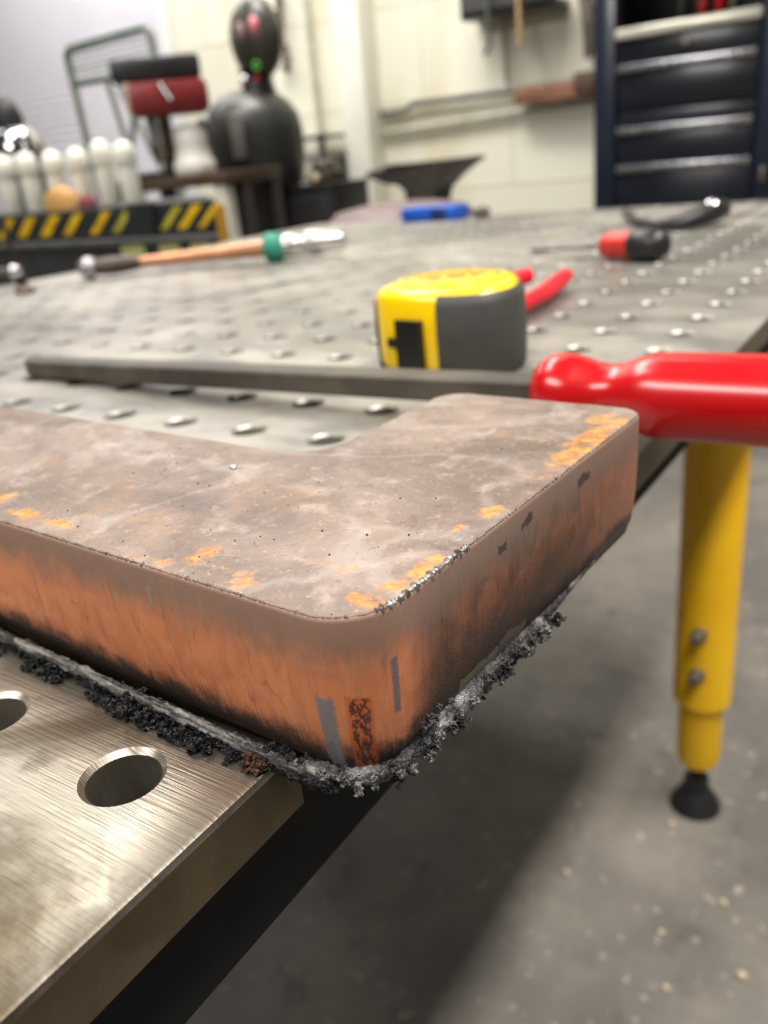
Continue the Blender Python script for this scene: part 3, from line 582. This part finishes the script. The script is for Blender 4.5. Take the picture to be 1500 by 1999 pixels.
# ------------------------------------------------------------------ things on the back wall
PIPE = plain('galvanised grey pipe', (112, 112, 104), .5, .3)
PIPE2 = plain('painted pale pipe', (172, 170, 154), .5)
def wp(name, pts, r, mat, label, cat='pipe', group=None): return tag(MB().tube(pts, r, 14).build(name, mat, None, 60), label, cat, group)
wp('conduit_pipe', [(-2205, 3376, 283), (-2080, 3376, 285), (-2030, 3372, 306), (-1100, 3370, 300)], 13, PIPE, 'dark horizontal pipe along the white wall, upper of the pair')
wp('conduit_pipe', [(-2205, 3378, 206), (-1100, 3378, 240)], 11, PIPE2, 'pale horizontal pipe along the white wall, lower of the pair')
wp('vertical_conduit', [(-2540, 3372, 2300), (-2540, 3372, 180)], 16, plain('pale grey conduit', (178, 176, 158), .5), 'pale vertical conduit on the wall left of the white column', 'conduit')
wp('vertical_conduit', [(-1610, 3382, 2300), (-1610, 3382, 330)], 9, PIPE2, 'thin pale conduit rising from the rusty bracket', 'conduit')
BRK = thing('rusty_bracket', 'rusty wooden bracket on the wall beside the tool cabinet', 'bracket', (-1400, 3330, 240))
MB().box(-1545, -1180, 3312, 3356, 246, 306, 3).build('board', plain('rusty brown board', (134, 92, 70), .6, 0, .4, 12), BRK); MB().box(-1300, -1180, 3296, 3312, 262, 330, 6).build('bracket_arm', plain('dark rusty arm', (84, 62, 50), .6), BRK)
TY = thing('wall_tray', 'grey steel tray hung high on the white wall', 'tray', (-1540, 3330, 548))
MB().box(-1728, -1352, 3250, 3398, 556, 580, 4).build('tray_bottom', plain('dark grey steel', (72, 73, 76), .4, .3), TY); MB().box(-1728, -1352, 3250, 3258, 556, 760, 3).build('tray_front', plain('grey steel', (88, 89, 92), .4, .3), TY)
wp('hook_bar', [(-1606, 3240, 800), (-1606, 3240, 470), (-1614, 3240, 440), (-1630, 3240, 432)], 8, plain('grey iron hook', (104, 102, 98), .5, .3), 'grey iron hook hanging in front of the wall tray', 'hook')
wp('wooden_stick', [(-1486, 3240, 820), (-1480, 3240, 440)], 9, plain('bare wood', (182, 152, 108), .6), 'thin wooden stick hanging in front of the wall tray', 'stick')
wp('black_strap', [(-1262, 3345, 900), (-1276, 3345, 590), (-1250, 3345, 470), (-1262, 3345, 372)], [14, 24, 30, 14], plain('mixed dark tools', (120, 112, 104), .5, .3, .5, 14), 'dark tangled tool hanging beside the tool cabinet', 'tool')
b = MB()
for k in range(16):
    zz = 1080-k*36; b.lathe((-2690+8*math.sin(k), 3366, zz), (.3*math.sin(k*2), 0, -1), [(0, 8), (10, 19), (26, 19), (38, 8)], 12)
tag(b.build('hanging_chain', plain('rusty chain', (104, 84, 76), .5, .4), None, 60), 'rusty chain hanging on the wall beside the oval machine head', 'chain')

# ------------------------------------------------------------------ machines at the left
DKM = plain('dark machine enamel', (54, 53, 50), .42, .1, .2, 8)
OL = plain('olive dark visor', (62, 62, 54), .35, .1, .3, 10)
MC = thing('disc_grinder', 'dark machine with an oval head above a round domed body', 'machine', (-2137, 2450, -850))
hd = MB().ball((-2069, 2450, 513), 98, 32, (1.0, .7, 1.28)).build('head', OL, MC, 80)
MB().ball((-2026, 2396, 540), 20, 20, (1.0, .8, 1.5)).build('pink_reflection', plain('painted pink reflection', (206, 120, 128), .3), hd, 80)  # pink reflection on the dark head, put in as a coloured ball
MB().ball((-2076, 2384, 530), 18, 20, (1.0, .6, 1.6)).build('pale_lens', plain('dusty lens', (140, 116, 108), .4), hd, 80)
ring = MB(); ring.rings([[(-2030+math.cos(2*math.pi*j/24)*rr*.8, 2386+math.cos(2*math.pi*j/24)*rr*.6-dy, 428+math.sin(2*math.pi*j/24)*rr) for j in range(24)] for rr, dy in ((8, 0), (10, 2), (12, 0), (10, -2), (8, 0))], cap=False)
t = NT('green power light'); t.b.inputs['Base Color'].default_value = srgb(90, 190, 60); t.b.inputs['Emission Color'].default_value = srgb(110, 210, 70); t.b.inputs['Emission Strength'].default_value = .3
ring.build('power_light', t.m, hd, 60)
MB().lathe((-2090, 2450, 350), (0, 0, 1), [(0, 62), (26, 54), (60, 50), (76, 60)], 28).build('neck', plain('black neck', (34, 32, 32), .35, .2), MC, 60)
MB().lathe((-2098, 2400, 392), (.5, -.8, 0), [(0, 16), (10, 16), (14, 9)], 16).build('chrome_knob', CHROME, MC, 60); MB().lathe((-2058, 2412, 392), (.7, -.7, 0), [(0, 9), (8, 9), (10, 5)], 16).build('red_button', plain('red button', (180, 30, 40), .4), MC, 60)
MB().lathe((-2137, 2450, 60), (0, 0, 1), [(0, 150), (30, 160), (90, 171), (170, 172), (220, 164), (262, 138), (292, 96), (306, 40), (309, 4)], 44).build('dome_body', DKM, MC, 60)
MB().lathe((-2232, 2316, 248), (-.1, -1, 0), [(0, 44), (14, 44), (18, 38), (4, 34), (2, 2)], 28).build('intake_port', plain('dark port', (22, 19, 19), .4), MC, 60)
MB().box(-2085, -2040, 2268, 2300, 150, 290, 10, .75).build('tool_rest', plain('light grey casting', (134, 128, 126), .4, .3), MC)
MB().box(-2250, -2045, 2330, 2570, -850, 62, 10).build('pedestal', plain('near black pedestal', (34, 33, 32), .5), MC)
CB = thing('black_cabinet', 'black low cabinet below the white column, right of the machine', 'cabinet', (-1920, 2540, -850))
MB().box(-2026, -1812, 2435, 2650, -850, 36, 6).build('body', plain('black cabinet paint', (28, 28, 27), .45), CB); MB().box(-2010, -1826, 2424, 2435, -800, 10, 3).build('door', plain('black door paint', (36, 36, 35), .45), CB)
MB().box(-2028, -1808, 2428, 2656, 36, 50, 3).build('top', plain('black top', (40, 38, 36), .4), CB)
VS = thing('bench_vise', 'dark clutter of metal fittings standing on the black cabinet', 'vise', (-1910, 2540, 50))
MB().box(-1950, -1860, 2490, 2600, 50, 86, 8).build('base', plain('dark iron', (60, 56, 50), .5, .3), VS); MB().box(-1940, -1880, 2500, 2580, 86, 124, 8).build('jaw', DULLMETAL, VS); MB().cyl((-1905, 2450, 72), (-1905, 2490, 72), 12).build('screw', DULLMETAL, VS); MB().ball((-1892, 2455, 66), 15, 18).build('ball_knob', plain('tan knob', (170, 150, 120), .4), VS, 80)
WR = thing('wire_rack', 'dark low shelf rack against the wall behind the machine', 'rack', (-2480, 3250, -850))
for zz in (210, 130, 40): MB().box(-2640, -2352, 3140, 3370, zz, zz+14, 2).build('shelf', plain('grey shelf', (82, 82, 78), .5, .2), WR)
for xx in (-2630, -2362): MB().box(xx-10, xx+10, 3120, 3140, -850, 228, 2).build('upright', BLACKRUB, WR)
# drill press on its bench
DP = thing('drill_press', 'red and black bench drill press on the left work bench', 'drill press', (-2080, 2020, 120))
def rbox(ca, cb, ln, dp, z0, z1, bev, rz=.80): return MB().box(ca-ln/2, ca+ln/2, cb-dp/2, cb+dp/2, z0, z1, bev, rz, (ca, cb, 0))
rbox(-2098, 2004, 262, 130, 384, 448, 14).build('belt_cover', plain('black belt cover', (42, 42, 43), .4), DP)
MRED = plain('maroon machine paint', (128, 40, 40), .4, 0, .15)
rbox(-2070, 2010, 236, 120, 290, 384, 22).build('head', MRED, DP)
MB().box(-2136, -2112, 1892, 1916, 300, 382, 4, .8).build('depth_scale', plain('pale scale', (196, 170, 150), .4), DP); MB().cyl((-2106, 1960, 290), (-2106, 1960, 210), 20).build('quill', CHROME, DP); MB().lathe((-2106, 1960, 212), (0, 0, -1), [(0, 22), (24, 22), (40, 14), (52, 6)], 20).build('chuck', DULLMETAL, DP, 60)
MB().cyl((-2150, 2046, 130), (-2150, 2046, 292), 22).build('column', plain('brown column', (92, 72, 58), .45, .3), DP); MB().cyl((-2042, 1960, 374), (-2016, 1968, 326), 9).build('feed_handle', CHROME, DP)
MB().box(-2230, -2122, 1950, 2110, 120, 138, 5).build('base', plain('dark base', (48, 44, 40), .5), DP)
tag(MB().lathe((-2044, 2046, 120), (0, 0, 1), [(0, 60), (8, 64), (34, 64), (42, 56), (80, 48), (116, 52), (140, 34)], 28).build('white_tub', plain('white plastic tub', (232, 230, 222), .4, 0, .04), None, 60), 'white plastic tub on the bench beside the drill press', 'tub')
WB = thing('work_bench', 'brown steel topped work bench with one white leg under the drill press', 'bench', (-2000, 2080, -850))
MB().box(-2330, -1822, 1940, 2190, 84, 120, 3).build('bench_top', plain('brown bench top', (82, 66, 52), .5, .2, .3, 10), WB)
MB().box(-1884, -1838, 1945, 1985, -850, 84, 3).build('leg', plain('white painted leg', (206, 204, 190), .5), WB)
for xx, yy in ((-1846, 2030), (-1846, 2165), (-2310, 1965), (-2310, 2165)): MB().box(xx-22, xx+22, yy-20, yy+20, -850, 84, 3).build('leg', plain('dark leg', (50, 42, 38), .5), WB)
# green tube frame cart behind
GF = thing('tube_rack', 'grey green tube frame with mesh top panel by the roll-up door', 'rack', (-3000, 2700, -850))
GRN = plain('grey green tube paint', (112, 122, 112), .5, .1)
def bez(P, n=8):
    out_ = []
    for i in range(len(P)):
        if 0 < i < len(P)-1:
            a, c_, d_ = Vector(P[i-1]), Vector(P[i]), Vector(P[i+1]); r = 45
            p = c_+(a-c_).normalized()*r; q_ = c_+(d_-c_).normalized()*r
            for k in range(n+1): f = k/n; out_.append(tuple((p*(1-f)+c_*f)*(1-f)+(c_*(1-f)+q_*f)*f))
        else: out_.append(tuple(P[i]))
    return out_
MB().tube(bez([(-3180, 2620, -850), (-3250, 2620, 645), (-2735, 2620, 655), (-2700, 2620, -850)]), 15, 12).build('hoop', GRN, GF, 60)
MB().tube([(-3232, 2620, 515), (-2740, 2620, 500)], 11, 10).build('rail', GRN, GF, 60)
MB().tube([(-3030, 2620, 500), (-2950, 2620, 60), (-2930, 2620, -850)], 12, 10).build('brace', GRN, GF, 60); MB().tube([(-2890, 2620, 430), (-3040, 2620, 40)], 12, 10).build('brace', GRN, GF, 60); MB().tube([(-2960, 2620, 460), (-2760, 2620, 60)], 12, 10).build('brace', GRN, GF, 60)
b = MB()
for k in range(20): x = -3225+k*25; b.cyl((x, 2620, 512), (x+12, 2620, 640), 2.2, n=5)
for k in range(6): zz = 530+k*20; b.cyl((-3235, 2622, zz), (-2735, 2622, zz), 2.2, n=5)
b.build('mesh_panel', plain('grey mesh', (140, 146, 138), .5), GF)
# black tool chest with hazard stripes
CH = thing('tool_chest', 'black tool chest with slanted yellow hazard stripes left of the table', 'tool chest', (-1630, 1420, -850))
CHK = plain('black chest enamel', (46, 48, 50), .4, 0, .12, 8)
MB().prism([(-2260, 1302), (-1262, 1302), (-1275, 1316), (-1540, 1565), (-2260, 1565)], 0, 72, 5).build('upper_body', CHK, CH); MB().prism([(-2260, 1280), (-1240, 1280), (-1256, 1298), (-1540, 1565), (-2260, 1565)], -850, 0, 5).build('lower_body', plain('dark grey chest enamel', (54, 56, 57), .4), CH)
MB().box(-2260, -1250, 1272, 1300, -8, 6, 3).build('rail', plain('worn grey rail', (92, 94, 94), .4, .2), CH)
YS = plain('hazard yellow', (236, 190, 20), .5, 0, .2, 30); YS2 = plain('faded hazard yellow', (186, 176, 60), .5, 0, .25, 30)
for x, wd, mt in [(-2003, 34, YS), (-1920, 36, YS), (-1830, 36, YS), (-1745, 30, YS), (-1648, 27, YS), (-1575, 25, YS2), (-1423, 24, YS2), (-1368, 27, YS), (-1312, 18, YS)]:
    MB().rings([[(x-wd/2, 1301.6-d, 18), (x+wd/2, 1301.6-d, 18), (x+wd/2+56, 1301.6-d, 63), (x-wd/2+56, 1301.6-d, 63)] for d in (0, 1.5)]).build('hazard_stripe', mt, CH)
MB().box(-1246, -1236, 1279, 1300, -60, 60, 2).build('corner_guard', plain('worn orange yellow', (180, 130, 30), .5, 0, .3), CH)
MB().prismY([(-1512, 74), (-1432, 74), (-1444, 8), (-1530, 8)], 1292, 1301).build('black_flap', plain('black rubber flap', (40, 42, 46), .5), CH)
for x, wd in ((-1505, 38), (-1391, 31), (-1302, 27)):
    g = MB().box(x-wd, x+wd, 1277, 1279.8, -34, -8, 2).build('label_tag', plain('pale yellow tag', (196, 196, 126), .55, 0, .12, 60), CH)
WHT = plain('ivory plastic', (243, 241, 228), .35, 0, .03)
proto = None
btl = [(-2072, 212), (-1974, 211), (-1872, 206), (-1779, 205), (-1690, 214), (-1612, 205)]
labs = ['white round capped bottle cut by the left picture edge, first in the row', 'white round capped bottle, second in the row from the chrome dome', 'white round capped bottle standing behind the tan block, third in the row', 'white round capped bottle beside the dark pink rag, fourth in the row', 'tall white round capped bottle, tallest in the row', 'white round capped bottle at the end of the row nearest the drill press']
for (x, zt), lb in zip(btl, labs):
    if proto is None:
        proto = thing('white_bottle', lb, 'bottle', (x, 1400, 72), 'white bottles in a row on the tool chest'); ob = proto
        MB().lathe((x, 1400, 72), (0, 0, 1), [(0, 20), (4, 22), (56, 22), (62, 20), (66, 18)], 24).build('body', WHT, proto, 60)
        MB().lathe((x, 1400, 138), (0, 0, 1), [(0, 18), (2, 25), (14, 27), (26, 25), (36, 18), (41, 7), (42, 1)], 24).build('cap', WHT, proto, 60)
    else:
        ob = copy_tree(proto); ob['label'] = lb; ob.location = (x/1000, 1.40, TZ+.072)
    ob.scale = (1, 1, (zt-72)/108)
tag(MB().lathe((-1787, 1338, 72), (0, 0, 1), [(0, 55), (20, 55), (40, 42), (52, 18), (54, 2)], 28, (1, .5)).build('sanding_block', plain('tan block', (196, 150, 84), .6), None, 60), 'tan rounded block in front of the white bottles', 'block')
bm = bmesh.new(); bmesh.ops.create_icosphere(bm, subdivisions=3, radius=1)
for v in bm.verts: v.co = Vector((-1692+v.co.x*26, 1335+v.co.y*20, 72+max(0, v.co.z+.2)*24*(1+.3*nz(v.co, 2))))
tag(MB().frombm(bm).build('rag', plain('dark pink rag', (120, 56, 66), .8), None, 70), 'dark pink crumpled rag on the tool chest beside the tan block', 'rag')
DM = thing('chrome_lamp', 'black cone on a chrome dome at the left picture edge', 'lamp', (-2125, 1495, 72))
MB().lathe((-2125, 1495, 72), (0, 0, 1), [(0, 50), (90, 50), (120, 66), (160, 66), (190, 50), (206, 32)], 32).build('dome', CHROME, DM, 60); MB().lathe((-2135, 1495, 276), (-.1, 0, 1), [(0, 36), (30, 36), (50, 30), (68, 18), (76, 6)], 28).build('cone', BLACKRUB, DM, 60)
for i, (x, y, r) in enumerate([(-352, 850, 6), (-208, 816, 5), (-150, 900, 6), (-105, 800, 7), (-60, 860, 5), (-250, 1010, 6), (-120, 1180, 9), (-180, 740, 5), (-130, 690, 6), (-60, 980, 8)]):
    bm = bmesh.new(); bmesh.ops.create_icosphere(bm, subdivisions=2, radius=1)
    for v in bm.verts: v.co = Vector((x+v.co.x*r*(1+.4*nz(v.co+Vector((i, 0, 0)), 1.6)), y+v.co.y*r*.8, -850+max(0, v.co.z+.6)*r*.7))
    o = tag(MB().frombm(bm).build('floor_chip', plain('pale chip', (196, 178, 150), .5), None, 70), 'tiny pale metal chip lying on the concrete floor', 'chip', 'pale chips on the floor')
for o in bpy.data.objects:
    if '_o' in o: del o['_o']
